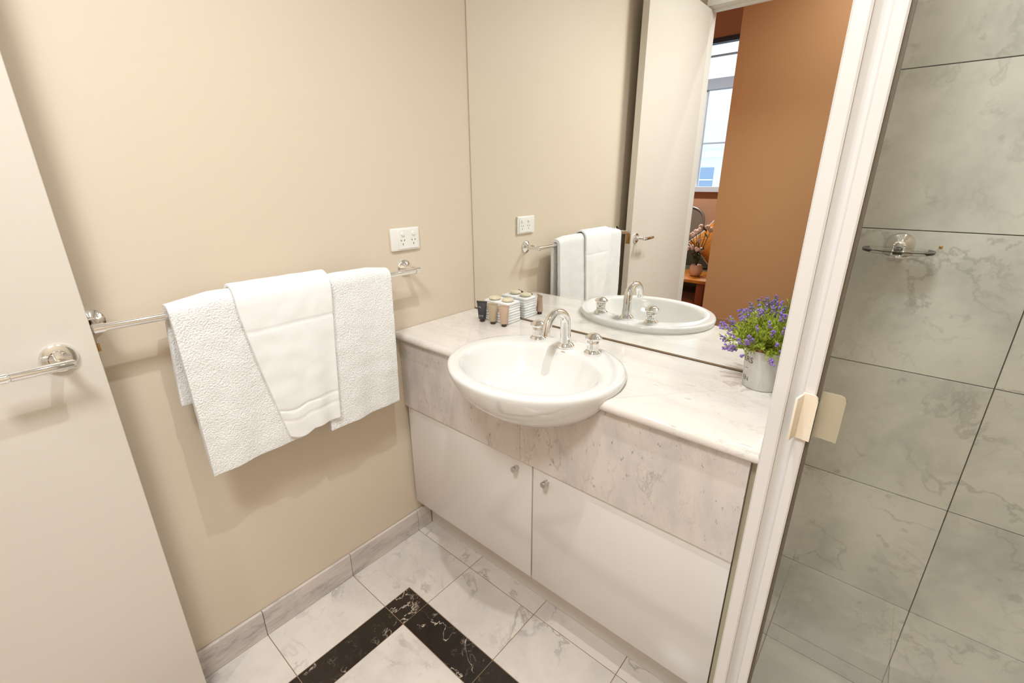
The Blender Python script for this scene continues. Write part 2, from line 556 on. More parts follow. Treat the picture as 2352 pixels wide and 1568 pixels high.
# ================================================================ vanity
CZ, CT = 0.872, 0.027        # counter top height, thickness
CF, CE = -0.402, 1.1738       # counter front, right end
AY = -0.3825                 # apron face
BX, BY, BA, BB = 0.583, -0.350, 0.2565, 0.2275   # basin rim ellipse

# outer profile of the bowl: scale of the rim ellipse, height
OUT = [(0.0, 0.750), (0.30, 0.752), (0.48, 0.760), (0.63, 0.775), (0.76, 0.796), (0.86, 0.819), (0.93, 0.842), (0.972, 0.863), (0.992, 0.876), (1.0, 0.885)]


def bowl_z(x, y):
    s = math.hypot((x - BX) / BA, (y - BY) / BB)
    for (s0, z0), (s1, z1) in zip(OUT, OUT[1:]):
        if s <= s1:
            return z0 + (z1 - z0) * (s - s0) / (s1 - s0)
    return 9.0


top = thing('countertop', 'pale marble vanity counter with rounded front edge', 'countertop', (0.58, -0.2, CZ))
# plan outline with a notch where the basin projects
q = 0.955


def arc_angles():
    # angles where the cut ellipse crosses the counter front
    sy = (CF - BY) / (BB * q)
    a = math.asin(sy)
    return PI - a, 2 * PI + a


a0, a1 = arc_angles()
out = [(0.0015, -0.0005), (0.0015, CF)]
N = 40
pts = []
for i in range(N + 1):
    # go over the back of the ellipse (behind the front edge)
    a = a0 + (2 * PI - (a1 - a0)) * -1 * i / N
    pts.append((BX + BA * q * math.cos(a), BY + BB * q * math.sin(a)))
out += pts
out += [(CE, CF), (CE, -0.0005)]
bm = bmesh.new()


def inset_ring(z, d):
    """the outline pulled in by d along the front and the free end"""
    r = []
    for k, (x, y) in enumerate(out):
        if abs(y - CF) < 1e-6:
            y2 = y + d
        else:
            y2 = max(y, CF + d) if y < CF + d else y
        x2 = x - d if abs(x - CE) < 1e-6 else x
        r.append((x2, y2, z))
    return r


prof = [(0.010, CZ - CT), (0.004, CZ - CT + 0.0025), (0.001, CZ - CT + 0.007), (0.0, CZ - 0.014), (0.0015, CZ - 0.008), (0.005, CZ - 0.003), (0.010, CZ - 0.0006), (0.015, CZ)]
RR = [[bm.verts.new(p) for p in inset_ring(z, d)] for d, z in prof]
nn_ = len(out)
for r0, r1 in zip(RR, RR[1:]):
    for i in range(nn_):
        bm.faces.new((r0[i], r0[(i + 1) % nn_], r1[(i + 1) % nn_], r1[i]))
mid = 2 + N // 2
for R_ in (RR[0], RR[-1]):
    for i in range(1, mid):
        bm.faces.new((R_[0], R_[i], R_[i + 1]))
    for i in range(mid, nn_ - 2):
        bm.faces.new((R_[-1], R_[i], R_[i + 1]))
    bm.faces.new((R_[0], R_[mid], R_[-1]))
slab = obj('slab', bm, 'm_top', top, True)
# apron panels below the counter, notched round the bowl
for x0, x1 in ((0.0015, 0.5585), (0.5592, 1.158)):
    up_ = []
    n = 60
    for i in range(n + 1):
        x = x1 + (x0 - x1) * i / n
        z = min(CZ - CT - 0.0004, min(bowl_z(x, AY), bowl_z(x, AY + 0.018)) + 0.002)
        up_.append((x, z))
    bm = prism([(x0, 0.581), (x1, 0.581)] + up_, 'y', AY, AY + 0.018)
    bmesh.ops.triangulate(bm, faces=[f for f in bm.faces if len(f.verts) > 4])
    obj('apron_panel', bm, 'm_apron', top)

cab = thing('vanity_cabinet', 'white two-door vanity cabinet under the marble counter', 'cabinet', (0.58, -0.2, 0))
DYF = AY + 0.006             # face of the cabinet doors
bm = B((0.0135, DYF + 0.019, 0.150), (0.030, -0.003, 0.735))
B((1.142, DYF + 0.019, 0.150), (1.1585, -0.003, 0.735), bm=bm)
B((0.030, DYF + 0.019, 0.150), (1.142, -0.003, 0.166), bm=bm)
B((0.030, -0.012, 0.166), (1.142, -0.003, 0.735), bm=bm)
obj('carcass', bm, 'carcass', cab)
obj('kick_board', B((0.0135, -0.306, 0.0008), (1.1585, -0.290, 0.1495), 0.0006, 1), 'kick', cab)
for x0, x1, kx in ((0.0135, 0.5998, 0.5445), (0.6046, 1.157, 0.657)):
    d = obj('door', B((x0, DYF, 0.1525), (x1, DYF + 0.018, 0.5795), 0.0012, 2), 'laminate', cab, True)
    obj('knob', lathe([(0.0062, 0.0), (0.0062, -0.009), (0.0085, -0.0095), (0.0092, -0.0105), (0.0092, -0.023), (0.0084, -0.0242), (0.0, -0.0243)], (kx, DYF, 0.549), 'y', 24), 'satin', d, True)
obj('filler_panel', B((1.1590, DYF + 0.006, 0.002), (1.1800, -0.003, 0.8440)), 'filler', cab)

# ---------------------------------------------------------------- basin
bs = thing('wash_basin', 'white oval semi-recessed ceramic wash basin set into the counter', 'basin', (BX, BY, 0.742))


def ell(cy, a, b, z, n=72, cx=BX):
    return [(cx + a * math.cos(2 * PI * i / n), cy + b * math.sin(2 * PI * i / n), z) for i in range(n)]


rings = [ell(BY, max(s, 0.02) * BA, max(s, 0.02) * BB, z) for s, z in OUT]
rings += [ell(BY, BA * 0.998, BB * 0.998, 0.890), ell(BY, BA * 0.988, BB * 0.988, 0.8945), ell(BY, BA * 0.97, BB * 0.965, 0.8962)]
# over the rim into the bowl, whose centre sits forward of the tap deck
IC = BY - 0.030
for t_, k in ((0.25, 0.8966), (0.55, 0.8964), (0.8, 0.8958), (1.0, 0.8940)):
    a = BA * 0.97 + (0.212 - BA * 0.97) * t_
    b = BB * 0.965 + (0.162 - BB * 0.965) * t_
    rings.append(ell(BY + (IC - BY) * t_, a, b, k))
for s, z in ((0.975, 0.890), (0.955, 0.883), (0.92, 0.868), (0.86, 0.845), (0.77, 0.818), (0.64, 0.795), (0.48, 0.778), (0.30, 0.7685), (0.14, 0.7655), (0.10, 0.7650)):
    rings.append(ell(IC, 0.212 * s, 0.162 * s, z))
obj('bowl', loft(rings), 'ceramic', bs, 'all')
obj('waste', lathe([(0.0225, 0.0), (0.0225, 0.002), (0.019, 0.004), (0.014, 0.002), (0.0, 0.0015)], (BX, IC, 0.7645), 'z', 28), 'chrome', bs, True)
obj('maker_mark', B((BX + 0.002, BY + 0.1255, 0.89), (BX + 0.016, BY + 0.1275, 0.8916)), 'pink_ceramic', bs)

# ---------------------------------------------------------------- taps
TZ = 0.8955


def tap(x, label, gl):
    t = thing('basin_tap', label, 'tap', (x, -0.194, TZ), gl)
    c = (x, -0.194, TZ)
    obj('flange', lathe([(0.0235, 0.0), (0.0250, 0.002), (0.0250, 0.006), (0.0215, 0.010), (0.0180, 0.013)], c, 'z', 32), 'chrome', t, True)
    obj('column', lathe([(0.0175, 0.012), (0.0165, 0.019), (0.0160, 0.033), (0.0170, 0.044)], c, 'z', 72, flute=(0, 3, 0.035, 12)), 'chrome', t, 'all')
    obj('knob', lathe([(0.0175, 0.0425), (0.0230, 0.0455), (0.0245, 0.0490), (0.0237, 0.0525), (0.0190, 0.0550), (0.0155, 0.0590), (0.0100, 0.0622), (0.0045, 0.0637), (0.0, 0.064)], c, 'z', 32), 'chrome', t, True)


tap(0.4762, 'round chrome basin tap to the left of the spout', 'basin taps')
tap(0.6752, 'round chrome basin tap to the right of the spout', 'basin taps')
sp = thing('basin_spout', 'curved chrome gooseneck spout between the two taps', 'tap spout', (0.5805, -0.194, TZ))
obj('flange', lathe([(0.0255, 0.0), (0.0265, 0.002), (0.0265, 0.005), (0.0225, 0.010), (0.0180, 0.014)], (0.5805, -0.194, TZ), 'z', 32), 'chrome', sp, True)
path = [(0.5805, -0.194, TZ + 0.008), (0.5805, -0.1945, TZ + 0.03), (0.5805, -0.1965, TZ + 0.055)]
rad = [0.0175, 0.0162, 0.0154]
for i in range(15):
    a = math.radians(12 + (158) * i / 14)
    path.append((0.5805, -0.2445 + 0.0475 * math.cos(a), 0.9685 + 0.0425 * math.sin(a)))
    rad.append(0.0150 - 0.0025 * i / 14)
path.append((0.5805, -0.2935, 0.966))
rad.append(0.0124)
obj('neck', tube(path, rad, 20), 'chrome', sp, True)
obj('nozzle', tube([(0.5805, -0.2932, 0.9675), (0.5805, -0.2945, 0.957)], [0.0130, 0.0128], 20), 'chrome', sp, True)

# ================================================================ towel rail and towels
RX, RZ = 0.073, 1.0875
rail = thing('towel_rail', 'chrome towel rail fixed to the cream wall', 'towel rail', (0, -0.735, RZ))
obj('bar', tube([(RX, -1.1600, RZ), (RX, -0.332, RZ)], 0.0088, 20), 'chrome', rail, True)
for y in (-0.3330, -1.1600):
    s = 1 if y > -0.7 else -1
    w = obj('wall_flange', lathe([(0.0275, 0.0002), (0.0275, 0.004), (0.0235, 0.0085), (0.0155, 0.0125), (0.0125, 0.015), (0.0115, 0.02)], (0, y, RZ), 'x', 36), 'chrome', rail, True)
    obj('post', tube([(0.015, y, RZ), (0.060, y, RZ), (RX - 0.001, y, RZ)], [0.0105, 0.0095, 0.0095], 20), 'chrome', w, True)
    obj('end_cap', tube([(RX, y - 0.012 * s, RZ), (RX, y - 0.0115 * s, RZ), (RX, y + 0.007 * s, RZ), (RX, y + 0.0095 * s, RZ)], [0.0088, 0.0108, 0.0108, 0.008], 20), 'chrome', w, True)


def drape(name, label, y_l, y_r, zf, zb, r, th, m, grp, edge=None, seed=0, ny=44, zf_fn=None, wave=0.004, back_shift=0.0, puff=None, band=None):
    """a towel folded over the rail: y_l/y_r are functions of the drop (0 at rail .. 1 at hem)"""
    rnd = random.Random(seed)
    ox = rnd.random() * 50
    prof = []                                    # (side, t) along the cloth, back hem -> front hem
    for i in range(22):
        prof.append(('b', 1 - i / 22))
    for i in range(13):
        prof.append(('t', i / 12))
    for i in range(1, 73):
        prof.append(('f', i / 72))
    rows = []
    for side, t in prof:
        row = []
        for j in range(ny + 1):
            v = j / ny
            e = 0.0
            if side == 't':
                yl, yr = y_l(0), y_r(0)
            else:
                yl, yr = y_l(t), y_r(t)
            if side == 'b':
                k = t * back_shift
                yl += k
                yr += k * 0.4
            y = yl + (yr - yl) * v
            pf = puff(v) if puff else 0.0
            if side == 'b':
                x = RX - r - 0.004 * t
                zt = RZ
                z = zt - t * (zt - zb)
                x += wave * 0.5 * math.sin(v * 9 + ox) * t
                x = max(x, 0.008 + th)
            elif side == 't':
                a = PI * (1 - t)
                x = RX + r * math.cos(a)
                z = RZ + (r + pf) * math.sin(a) ** 0.8
            else:
                zh = zf_fn(v) if zf_fn else zf
                z = RZ - t * (RZ - zh)
                x = RX + r + 0.006 * t
                x += wave * (math.sin(v * 7.3 + ox) * t + 0.7 * math.sin(v * 15 + ox * 2 + t * 3) * t)
            if band and side == 'f':
                for t0, t1, dp in band:
                    if t0 <= t <= t1:
                        x -= dp
            nn = noise.noise(Vector((y * 26 + ox, z * 26, x * 10)))
            x += 0.0016 * nn
            z += 0.0010 * noise.noise(Vector((y * 30, ox, t * 9)))
            row.append((x, y, z))
        rows.append(row)
    bm = bmesh.new()
    V = [[bm.verts.new(p) for p in row] for row in rows]
    for r0, r1 in zip(V, V[1:]):
        for j in range(ny):
            bm.faces.new((r0[j], r0[j + 1], r1[j + 1], r1[j]))
    o = obj(name, bm, m, None, 'all')
    sm = o.modifiers.new('thick', 'SOLIDIFY')
    sm.thickness = th
    sm.offset = 0.0
    bv = o.modifiers.new('soft', 'BEVEL')
    bv.width = th * 0.42
    bv.segments = 3
    bv.limit_method = 'ANGLE'
    bv.angle_limit = math.radians(50)
    tag(o, label, 'towel', grp)
    return o


R0 = 0.0088
drape('bath_towel', 'thick white bath towel hanging at the door end of rail', lambda t: -1.040 + 0.004 * t, lambda t: -0.735 - 0.075 * t, 0.672, 0.862,
      R0 + 0.0095, 0.016, 'terry', 'white towels on the rail', seed=1, wave=0.003, back_shift=-0.018,
      puff=lambda v: 0.014 * min(1, v * 3.5), zf_fn=lambda v: 0.672 + 0.010 * v)
drape('bath_towel', 'thick white bath towel hanging nearest the power outlet', lambda t: -0.728 + 0.008 * t, lambda t: -0.458 - 0.014 * t, 0.665, 0.74,
      R0 + 0.0095, 0.016, 'terry', 'white towels on the rail', seed=5, wave=0.003, puff=lambda v: 0.010 * min(1, (1 - v) * 4), zf_fn=lambda v: 0.660 + 0.008 * v)
ht = drape('hand_towel', 'smaller white hand towel draped over the middle of both bath towels', lambda t: -0.908 + 0.066 * t ** 1.2, lambda t: -0.664 - 0.028 * t, 0.70, 0.80,
           R0 + 0.0255, 0.009, 'flat_weave', 'white towels on the rail', seed=9, wave=0.0035, puff=lambda v: 0.012, band=((0.17, 0.185, 0.0016), (0.765, 0.785, 0.0022), (0.85, 0.865, 0.0016)), zf_fn=lambda v: 0.700 - 0.012 * math.sin(PI * min(1, v * 2.2)) * (1 if v < .45 else 0))


# ================================================================ power outlet
po = thing('power_outlet', 'white double power outlet with two rocker switches', 'power outlet', (0, -0.3247, 1.184))
obj('wall_plate', B((0.0, -0.383, 1.147), (0.0095, -0.2665, 1.221), 0.003, 3), 'plastic', po, True)
pl = obj('face_plate', B((0.008, -0.3565, 1.1525), (0.0118, -0.2755, 1.2155), 0.0008, 1), 'plastic', po, True)
for y in (-0.338, -0.294):
    obj('switch', lathe([(0.0068, 0.0), (0.0068, 0.0025), (0.0055, 0.0042), (0.0, 0.0046)], (0.0116, y, 1.2015), 'x', 20), 'plastic', po, True)
    bm = bmesh.new()
    for dy, dz, ang, ln in ((-0.0066, 0.004, 0.52, 0.0065), (0.0066, 0.004, -0.52, 0.0065), (0, -0.0085, 0, 0.0072)):
        p = []
        for sy, sz in ((-1, -1), (1, -1), (1, 1), (-1, 1)):
            a, b = sy * 0.0011, sz * ln / 2
            p.append((y + dy + a * math.cos(ang) - b * math.sin(ang), 1.1765 + dz + a * math.sin(ang) + b * math.cos(ang)))
        prism(p, 'x', 0.0112, 0.0121, bm=bm)
    obj('socket_slots', bm, 'slot', po)

# ================================================================ toiletries on the counter
rng = random.Random(3)


def folded(name, label, z0, h, x0, x1, y0, y1, layers=4):
    t = thing(name, label, 'towel', ((x0 + x1) / 2, (y0 + y1) / 2, z0), 'folded face cloths')
    lh = h / layers
    for k in range(layers):
        j = (rng.random() - .5) * 0.004
        bm = B((x0 + j, y0 + j, z0 + k * lh), (x1 + j * .6, y1 - j, z0 + (k + 1) * lh + 0.0006), lh * 0.46, 3)
        obj('fold', bm, 'terry', t, True)
    return t


FX0, FX1, FY0, FY1 = 0.132, 0.256, -0.086, -0.012
folded('face_cloth', 'folded white face cloth at the bottom of the small stack', CZ, 0.038, FX0, FX1, FY0, FY1)
folded('face_cloth', 'folded white face cloth on top of the stack, under soaps', CZ + 0.0387, 0.038, FX0 + 0.002, FX1 - 0.002, FY0 + 0.002, FY1)
for sx, sy, lb in ((0.1700, -0.060, 'round cream soap on the folded cloth, nearer the corner'), (0.2270, -0.052, 'round cream soap on the folded cloth, nearer the spout')):
    o = obj('soap_bar', lathe([(0.0, 0.0), (0.016, 0.0004), (0.0215, 0.003), (0.0225, 0.0062), (0.0205, 0.0100), (0.014, 0.0122), (0.0, 0.0128)], (sx, sy, CZ + 0.0774), 'z', 28), 'soap', None, True)
    tag(o, lb, 'soap', 'soaps on the face cloths')


def toiletry(x, y, m, label, logo=False):
    t = thing('toiletry_tube', label, 'tube', (x, y, CZ), 'toiletry tubes')
    ca, sa = math.cos(0.45), math.sin(0.45)
    KR, KZ = 1.50, 1.25

    def P(u, v, z):
        return (x + KR * (u * ca - v * sa), y + KR * (u * sa + v * ca), CZ + z * KZ)
    obj('cap', loft([[P(0.0062 * k * math.cos(2 * PI * i / 20), 0.0062 * k * math.sin(2 * PI * i / 20), z) for i in range(20)] for k, z in ((0.94, 0.0003), (1, 0.001), (1, 0.007), (0.9, 0.0078))]), 'cap', t, True)
    rings = []
    for f, wu, wv in ((0, 0.0066, 0.0066), (0.0015, 0.0088, 0.0085), (0.012, 0.0098, 0.0086), (0.030, 0.0112, 0.0066), (0.046, 0.0126, 0.0032), (0.0505, 0.0130, 0.0012), (0.0545, 0.0130, 0.0011)):
        rings.append([P(wu * math.cos(2 * PI * i / 32), wv * math.sin(2 * PI * i / 32), 0.0075 + f) for i in range(32)])
    b = obj('body', loft(rings), m, t, True)
    obj('crimp', loft([[P(sx * 0.0132, sy * 0.0015, 0.0075 + z) for sx, sy in ((-1, -1), (1, -1), (1, 1), (-1, 1))] for z in (0.0495, 0.0548)]), m, b)

    def strip(u0, u1, z0, z1, bm):
        n = 6
        lo = []
        hi = []
        for z, arr in ((z0, lo), (z1, hi)):
            zz = z - 0.0075
            wu, wv = (0.0105, 0.0080) if zz < 0.022 else (0.0114, 0.0063) if zz < 0.033 else (0.0120, 0.0050)
            for i in range(n + 1):
                u = u0 + (u1 - u0) * i / n
                v = -wv * math.sqrt(max(0, 1 - (u / wu) ** 2)) - 0.0005
                arr.append(bm.verts.new(P(u, v, z)))
        for i in range(n):
            bm.faces.new((lo[i], lo[i + 1], hi[i + 1], hi[i]))
    bm = bmesh.new()
    if logo:
        for i in range(8):
            a = PI * i / 8 - 0.2
            u = -0.0045 + 0.0026 * math.cos(a)
            strip(u - 0.0007, u + 0.0007, 0.0425 + 0.0030 * math.sin(a), 0.0440 + 0.0030 * math.sin(a), bm)
        for z, w in ((0.0300, 0.0065), (0.0195, 0.0050), (0.0172, 0.0042)):
            u = -w
            while u < w:
                s_ = 0.0008 + rng.random() * 0.0012
                strip(u, min(u + s_, w), z, z + 0.0016, bm)
                u += s_ + 0.0005
        obj('printed_logo', bm, 'print', b)
    else:
        bm.free()


toiletry(0.152, -0.112, 'tube_dark', 'charcoal toiletry tube standing in front of the folded cloths', True)
toiletry(0.2035, -0.109, 'tube_tan', 'tan toiletry tube, the middle of the three')
toiletry(0.2550, -0.106, 'tube_pink', 'rose-tan toiletry tube closest to the tap')

# ================================================================ potted lavender
PX, PY = 1.092, -0.062
pp = thing('potted_lavender', 'purple artificial lavender in a whitewashed metal pot by the mirror', 'potted plant', (PX, PY, CZ))
PH = 0.104


def pr(z):
    return 0.0425 + 0.0065 * z / PH


pot = obj('pot', lathe([(0.0, 0.0008), (0.040, 0.0006), (0.0422, 0.002), (0.0428, 0.004), (pr(0.01), 0.01), (pr(0.05), 0.05), (pr(PH - .003), PH - .003), (pr(PH) + 0.0012, PH - 0.0015), (pr(PH) + .0008, PH), (pr(PH) - 0.0015, PH - 0.001), (0.045, PH - 0.012), (0.0, PH - 0.013)], (PX, PY, CZ), 'z', 48), 'galv', pp, True)


def pot_text(txt, z, size, ang_end, slope=0.0):
    cu = bpy.data.curves.new('lettering', 'FONT')
    cu.body = txt
    cu.size = size
    cu.resolution_u = 3
    tmp = bpy.data.objects.new('lettering_source', cu)
    COL.objects.link(tmp)
    dg = bpy.context.evaluated_depsgraph_get()
    me = bpy.data.meshes.new_from_object(tmp.evaluated_get(dg))
    bpy.data.objects.remove(tmp)
    bpy.data.curves.remove(cu)
    bm = bmesh.new()
    bm.from_mesh(me)
    bpy.data.meshes.remove(me)
    bmesh.ops.subdivide_edges(bm, edges=[e for e in bm.edges if e.calc_length() > size * .2], cuts=2)
    wmax = max(v.co.x for v in bm.verts)
    for v in bm.verts:
        zz = z + v.co.y + slope * (v.co.x - wmax)
        r = pr(zz) + 0.00035
        a = ang_end + (v.co.x - wmax) / r
        v.co = (PX + r * math.cos(a), PY + r * math.sin(a), CZ + zz)
    return obj('lettering', bm, 'ink', pot)


# the camera side of the pot faces about -80 degrees; the words end left of its middle
pot_text('ERS', 0.070, 0.021, math.radians(-112))
pot_text('EN', 0.020, 0.017, math.radians(-122))
bm = B((0, 0, 0), (0.008, 0.0009, 0.0012))
for v in bm.verts:
    r = pr(0.048) + 0.0003 + (0.0004 if v.co.y > 0 else -0.0006)
    a = math.radians(-138) + v.co.x / r
    v.co = (PX + r * math.cos(a), PY + r * math.sin(a), CZ + 0.053 + v.co.z)
obj('printed_rule', bm, 'ink', pot)
# ragged twine filling
obj('twine', lathe([(0.0, PH - 0.014), (0.043, PH - 0.012), (0.0465, PH - 0.003), (0.0455, PH + 0.005), (0.036, PH + 0.007), (0.0, PH + 0.009)], (PX, PY, CZ), 'z', 30, flute=(1, 4, 0.03, 11)), 'rust', pp, 'all')
# leafy stems
rl = random.Random(11)
lb = bmesh.new()
tips = []
base = Vector((PX, PY, CZ + PH))


def blade(p, d, ln, w):
    s = d.cross(Vector((rl.uniform(-1, 1), rl.uniform(-1, 1), rl.uniform(-1, 1))))
    if s.length < 1e-4:
        return
    s.normalize()
    nrm = d.cross(s)
    a = lb.verts.new(p)
    b = lb.verts.new(p + d * ln * .5 + s * w + nrm * w * .3)
    c = lb.verts.new(p + d * ln)
    e = lb.verts.new(p + d * ln * .5 - s * w + nrm * w * .3)
    lb.faces.new((a, b, c, e))


for i in range(300):
    th = rl.uniform(0, 2 * PI)
    el = rl.uniform(0.12, 1.5)
    ln = rl.uniform(0.050, 0.092)
    d = Vector((math.cos(th) * math.cos(el), math.sin(th) * math.cos(el), math.sin(el)))
    p0 = base + Vector((math.cos(th), math.sin(th), 0)) * rl.uniform(0.005, 0.034)
    # keep clear of the mirror
    tip = p0 + d * ln
    if tip.y > -0.008:
        d.y -= (tip.y + 0.008) / ln
        d.normalize()
        tip = p0 + d * ln
    if tip.x > 1.155:
        continue
    prev = p0
    for k in range(1, 9):
        u = k / 8
        p = p0 + d * ln * u + Vector((0, 0, -0.012 * u * u * math.cos(el)))
        for _ in range(5):
            dd = (d + Vector((rl.uniform(-1, 1), rl.uniform(-1, 1), rl.uniform(-.6, 1))) * 0.9).normalized()
            if p.y + dd.y * .016 < -0.003:
                blade(p, dd, rl.uniform(0.008, 0.017), rl.uniform(0.0011, 0.0021))
        prev = p
    tips.append((prev.copy(), d.copy()))
fo = obj('foliage', lb, 'leaf', pp)
fo['kind'] = 'stuff'
rl.shuffle(tips)
tips.sort(key=lambda t: -(t[0] - base).length - 0.02 * rl.random())
for p, d in tips[:80]:
    bm = bmesh.new()
    nb = rl.randint(5, 9)
    for k in range(nb):
        q_ = p + d * (0.0028 * k - 0.004) + Vector((rl.uniform(-1, 1), rl.uniform(-1, 1), rl.uniform(-1, 1))) * 0.0032
        q_.y = min(q_.y, -0.004)
        t = bmesh.new()
        bmesh.ops.create_icosphere(t, subdivisions=1, radius=rl.uniform(0.0019, 0.0036), matrix=Matrix.Translation(q_))
        merge(bm, t)
    obj('flower_spike', bm, 'purple', pp, 'all')

# ================================================================ shower
SY = -0.445
scr = thing('shower_screen', 'cream framed shower screen with clear glass beside the vanity', 'shower screen', (1.20, SY, 0.09))
ZT = 2.05
x0 = 1.1805
# wall channel, stile and their groove as extruded profiles
prof = [(x0, SY + 0.030), (x0, SY - 0.006), (x0 + 0.003, SY - 0.010), (x0 + 0.021, SY - 0.010), (x0 + 0.024, SY - 0.008), (x0 + 0.024, SY + 0.030)]
ch = obj('wall_channel', prism(prof, 'z', 0.10, ZT), 'frame', scr)
prof = [(x0 + 0.0242, SY + 0.020), (x0 + 0.0242, SY - 0.004), (x0 + 0.030, SY + 0.003), (x0 + 0.037, SY + 0.005), (x0 + 0.043, SY + 0.002), (x0 + 0.043, SY + 0.020)]
obj('groove_strip', prism(prof, 'z', 0.10, ZT), 'frame', scr, True)
prof = [(x0 + 0.0432, SY + 0.020), (x0 + 0.0432, SY - 0.005), (x0 + 0.046, SY - 0.009), (x0 + 0.060, SY - 0.010), (x0 + 0.0625, SY - 0.008), (x0 + 0.0625, SY + 0.020)]
obj('door_stile', prism(prof, 'z', 0.10, ZT), 'frame', scr)
obj('seal', B((x0 + 0.0627, SY - 0.004, 0.10), (x0 + 0.0672, SY + 0.014, ZT)), 'seal', scr)
obj('glass_panel', B((x0 + 0.0674, SY + 0.001, 0.125), (XR - 0.032, SY + 0.006, ZT - 0.03)), 'glass', scr)
obj('top_rail', B((x0 + 0.0674, SY - 0.010, ZT - 0.03), (XR - 0.03, SY + 0.02, ZT), 0.002), 'frame', scr)
obj('bottom_rail', B((x0 + 0.0674, SY - 0.010, 0.10), (XR - 0.03, SY + 0.02, 0.125), 0.002), 'frame', scr)
obj('wall_channel', B((XR - 0.03, SY - 0.010, 0.10), (XR, SY + 0.03, ZT), 0.002), 'frame', scr)


# finger pulls, one outside on the stile and one inside on the glass
def pull(xa, xb, ya, yb, flange):
    hz0, hz1 = 0.960, 1.042
    # plate with rounded top
    pts = [(xa, hz0), (xb, hz0 - 0.002), (xb, hz1 - 0.006)]
    for i in range(7):
        a = math.radians(0 + 90 * i / 6)
        pts.append((xb - 0.010 + 0.010 * math.cos(a), hz1 - 0.010 + 0.010 * math.sin(a)))
    pts.append((xa, hz1))
    return prism(pts, 'y', ya, yb)


pu = obj('outer_pull', pull(1.2255, 1.2480, SY - 0.016, SY - 0.0105, 1), 'handle', scr, True)
fl = prism([(1.2250, SY - 0.0105), (1.2290, SY - 0.0105), (1.2230, SY - 0.040), (1.2190, SY - 0.040)], 'z', 0.962, 1.040, bev=0.0012)
obj('finger_flange', fl, 'handle', pu, True)
obj('inner_pull', pull(1.2490, 1.2830, SY + 0.008, SY + 0.013, 1), 'handle', scr, True)

# return between vanity and shower
struct(obj('wall_partition', B((1.1808, SY + 0.0305, 0.0), (1.1958, 0.0, 2.05)), 'm_shower'), 'thin marble partition between vanity and shower', 'wall')
ty = thing('shower_tray', 'cream acrylic shower tray below the marble tiles', 'shower tray', (1.65, -0.24, 0))
bm = B((1.197, SY - 0.03, 0.0005), (XR - 0.001, -0.0005, 0.030))
B((1.197, SY - 0.03, 0.030), (XR - 0.001, SY + 0.035, 0.0995), 0.004, bm=bm)
obj('base', bm, 'tray', ty, True)
# raised rim along the walls with a coved inner edge
pr_ = [(-0.0005, 0.030), (-0.0005, 0.048), (-0.006, 0.049), (-0.022, 0.049), (-0.030, 0.047), (-0.042, 0.036), (-0.055, 0.0305)]
obj('rim', prism(pr_, 'x', 1.197, XR - 0.001), 'tray', ty, True)
obj('drain', lathe([(0.040, 0), (0.040, 0.002), (0.034, 0.003), (0.0, 0.0025)], (1.65, -0.24, 0.0302), 'z', 28), 'chrome', ty, True)

sd = thing('soap_dish', 'glass soap dish on a chrome bracket fixed to the shower tiles', 'soap dish', (1.290, 0, 1.232))
obj('wall_flange', lathe([(0.0265, 0.0), (0.0265, -0.004), (0.022, -0.010), (0.013, -0.0145), (0.0105, -0.018)], (1.290, -0.0002, 1.238), 'y', 32), 'chrome', sd, True)
obj('bracket', tube([(1.290, -0.014, 1.238), (1.290, -0.030, 1.236), (1.290, -0.045, 1.232)], [0.0085, 0.008, 0.008], 16), 'chrome', sd, True)
ring = []
for i in range(40):
    a = 2 * PI * i / 40
    ring.append((1.290 + 0.020 * math.cos(a), -0.075 + 0.020 * math.sin(a), 1.2255))
obj('holder_ring', tube(ring + [ring[0]], 0.004, 10, caps=False), 'chrome', sd, True)


def sup(a, b, z, n=40, e=2.6):
    out_ = []
    for i in range(n):
        t = 2 * PI * i / n
        c, s = math.cos(t), math.sin(t)
        out_.append((1.290 + a * math.copysign(abs(c) ** (2 / e), c), -0.075 + b * math.copysign(abs(s) ** (2 / e), s), z))
    return out_


obj('glass_dish', loft([sup(0.030, 0.022, 1.2295), sup(0.048, 0.036, 1.2300), sup(0.0575, 0.0450, 1.2330), sup(0.0585, 0.0460, 1.2375), sup(0.0565, 0.0440, 1.2378), sup(0.050, 0.038, 1.2352), sup(0.030, 0.022, 1.2345)]), 'clear', sd, True)
o = obj('anchor_plug', lathe([(0.0032, 0.0), (0.0032, -0.0015), (0.002, -0.002), (0, -0.002)], (1.3555, -0.0001, 1.2395), 'y', 14), 'brass', None, True)
tag(o, 'tiny brass wall plug in tile beside the soap dish', 'wall plug')

# ================================================================ ceiling lamps, with an added opal fill
LX, LY = 0.95, -0.80
dl = thing('ceiling_downlight', 'small recessed halogen downlight above the vanity floor', 'lamp', (LX, LY, ZC))
obj('trim_ring', lathe([(0.030, -0.0005), (0.046, -0.0005), (0.046, -0.004), (0.042, -0.006), (0.034, -0.006), (0.030, -0.002)], (LX, LY, ZC), 'z', 36), 'chrome', dl, True)
obj('lens', lathe([(0.0, -0.0022), (0.0295, -0.0022), (0.0295, -0.0028), (0.0, -0.0030)], (LX, LY, ZC), 'z', 30), 'lens', dl, True)
ld = bpy.data.lights.new('halogen', 'SPOT')
ld.energy = LAMP_W
ld.color = WARM
ld.spot_size = math.radians(136)
ld.spot_blend = 1.0
ld.shadow_soft_size = 0.018
lo = bpy.data.objects.new('halogen', ld)
COL.objects.link(lo)
lo.parent = dl
lo.location = (0, 0, -0.02)

